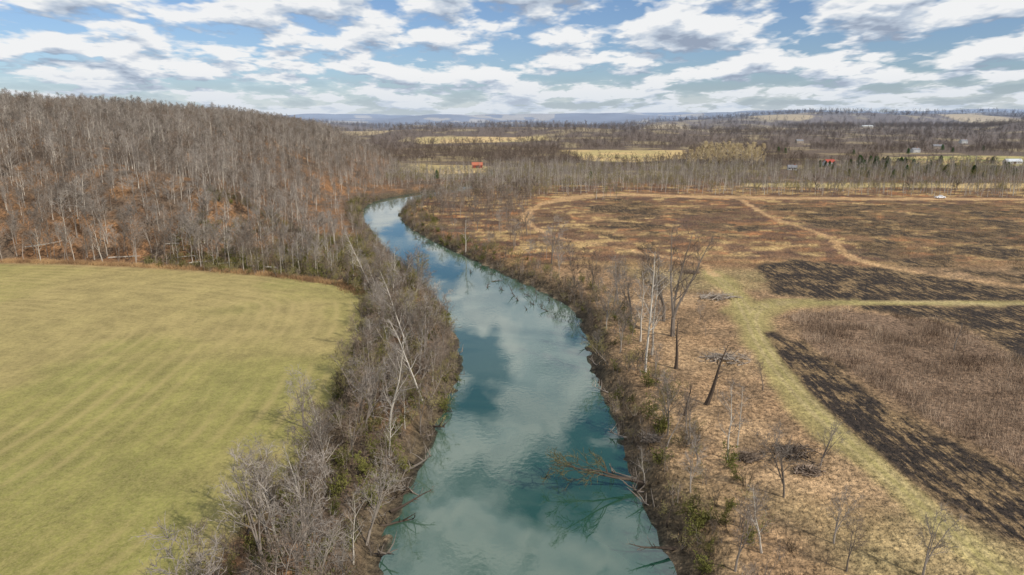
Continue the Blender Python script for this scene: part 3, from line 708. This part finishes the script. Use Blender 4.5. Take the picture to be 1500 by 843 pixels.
for wx in (-1.75,1.75):
    for wy in (-.9,.9):
        T=Tubes(); T.tube([Vector((wx,wy-.12,.4)),Vector((wx,wy+.12,.4))],[.4,.4],16); V=T.V; F=T.F+[tuple(range(16))[::-1]]
        wo=part('wheel',V,F,M_tyre,car); T=Tubes(); T.tube([Vector((wx,wy-.13,.4)),Vector((wx,wy+.13,.4))],[.22,.22],12); part('rim',T.V,T.F+[tuple(range(12))[::-1]],M_rim,wo)
for wy in (-.7,.7):
    V=[];F=[]; box(V,F,2.68,2.78,wy-.15,wy+.15,.7,.88); part('headlight',V,F,M_white,car)

# ---------- sky, sun, camera ----------
az=math.radians(128); el=math.radians(38)
sv=Vector((math.sin(az)*math.cos(el),math.cos(az)*math.cos(el),math.sin(el)))
sl=bpy.data.lights.new('sun','SUN'); sl.energy=4.9; sl.angle=math.radians(.6); sl.color=(1,.94,.84)
so=bpy.data.objects.new('sun',sl); so.rotation_euler=(-sv).to_track_quat('-Z','Y').to_euler(); COL.objects.link(so)
w=bpy.data.worlds.new('World'); scene.world=w; w.use_nodes=True; nt=w.node_tree; nt.nodes.clear(); L=nt.links.new
out=N(nt,'ShaderNodeOutputWorld'); sky=N(nt,'ShaderNodeTexSky',sky_type='NISHITA',sun_disc=False,sun_elevation=el,sun_rotation=az)
sky.air_density=1.0; sky.dust_density=.6
tc=N(nt,'ShaderNodeTexCoord'); sep=N(nt,'ShaderNodeSeparateXYZ'); L(tc.outputs['Generated'],sep.inputs[0])
def cloudn(dz):
    z=math_(nt,'ADD',math_(nt,'MAXIMUM',sep.outputs[2],0.0),.16+dz)
    cx=N(nt,'ShaderNodeCombineXYZ'); L(math_(nt,'DIVIDE',sep.outputs[0],z),cx.inputs[0]); L(math_(nt,'DIVIDE',sep.outputs[1],z),cx.inputs[1])
    mp=N(nt,'ShaderNodeMapping'); mp.inputs['Scale'].default_value=(.92,.72,1); mp.inputs['Location'].default_value=(2.4,7.3,0); L(cx.outputs[0],mp.inputs[0])
    a=noise(nt,mp.outputs[0],2.7,5,.50,0,0)
    vo=N(nt,'ShaderNodeTexVoronoi',feature='F1',voronoi_dimensions='2D'); vo.inputs['Scale'].default_value=7.5; vo.inputs['Detail'].default_value=1.0; vo.inputs['Roughness'].default_value=.5
    wv=N(nt,'ShaderNodeVectorMath',operation='ADD'); L(mp.outputs[0],wv.inputs[0])
    nc=N(nt,'ShaderNodeTexNoise',noise_dimensions='2D'); nc.inputs['Scale'].default_value=12; nc.inputs['Detail'].default_value=2; L(mp.outputs[0],nc.inputs['Vector'])
    sc=N(nt,'ShaderNodeVectorMath',operation='SCALE'); L(nc.outputs['Color'],sc.inputs[0]); sc.inputs['Scale'].default_value=.14; L(sc.outputs[0],wv.inputs[1])
    L(wv.outputs[0],vo.inputs['Vector'])
    return math_(nt,'ADD',math_(nt,'MULTIPLY',a,.86),math_(nt,'MULTIPLY',math_(nt,'SUBTRACT',1.0,vo.outputs['Distance']),.14))
nA=cloudn(0); nB=cloudn(.016)
cover=ramp(nt,nA,[(.39,0),(.50,1)])
dif=math_(nt,'SUBTRACT',nA,nB)
sh=math_(nt,'ADD',math_(nt,'MULTIPLY',dif,3.4),.68)
thick=ramp(nt,nA,[(.51,0),(.66,.30)])
sh=math_(nt,'SUBTRACT',sh,thick)
ccol=ramp(nt,sh,[(.12,(.34,.41,.53)),(.45,(.57,.65,.76)),(.80,(.96,.97,.98))])
haze=ramp(nt,sep.outputs[2],[(0.0,.85),(.065,0)])
ccol=mixc(nt,haze,ccol,(.66,.74,.84))
skyc=mixc(nt,1.0,sky.outputs[0],(.78,.92,1.18),'MULTIPLY')
b1=N(nt,'ShaderNodeBackground'); L(skyc,b1.inputs[0]); b1.inputs[1].default_value=.09
b2=N(nt,'ShaderNodeBackground'); L(ccol,b2.inputs[0]); L(math_(nt,'ADD',math_(nt,'MULTIPLY',ramp(nt,sep.outputs[2],[(.17,0.0),(.30,1.0)]),.25),.92),b2.inputs[1])
ms=N(nt,'ShaderNodeMixShader'); hc=math_(nt,'MAXIMUM',cover,haze); L(hc,ms.inputs[0]); L(b1.outputs[0],ms.inputs[1]); L(b2.outputs[0],ms.inputs[2]); L(ms.outputs[0],out.inputs[0])
cd=bpy.data.cameras.new('camera'); cam=bpy.data.objects.new('camera',cd); cd.lens=24; cd.sensor_width=36; cd.clip_end=80000; cd.clip_start=.5
cam.location=(0,0,CAMH); cam.rotation_euler=(math.pi/2-P,0,0); COL.objects.link(cam); scene.camera=cam
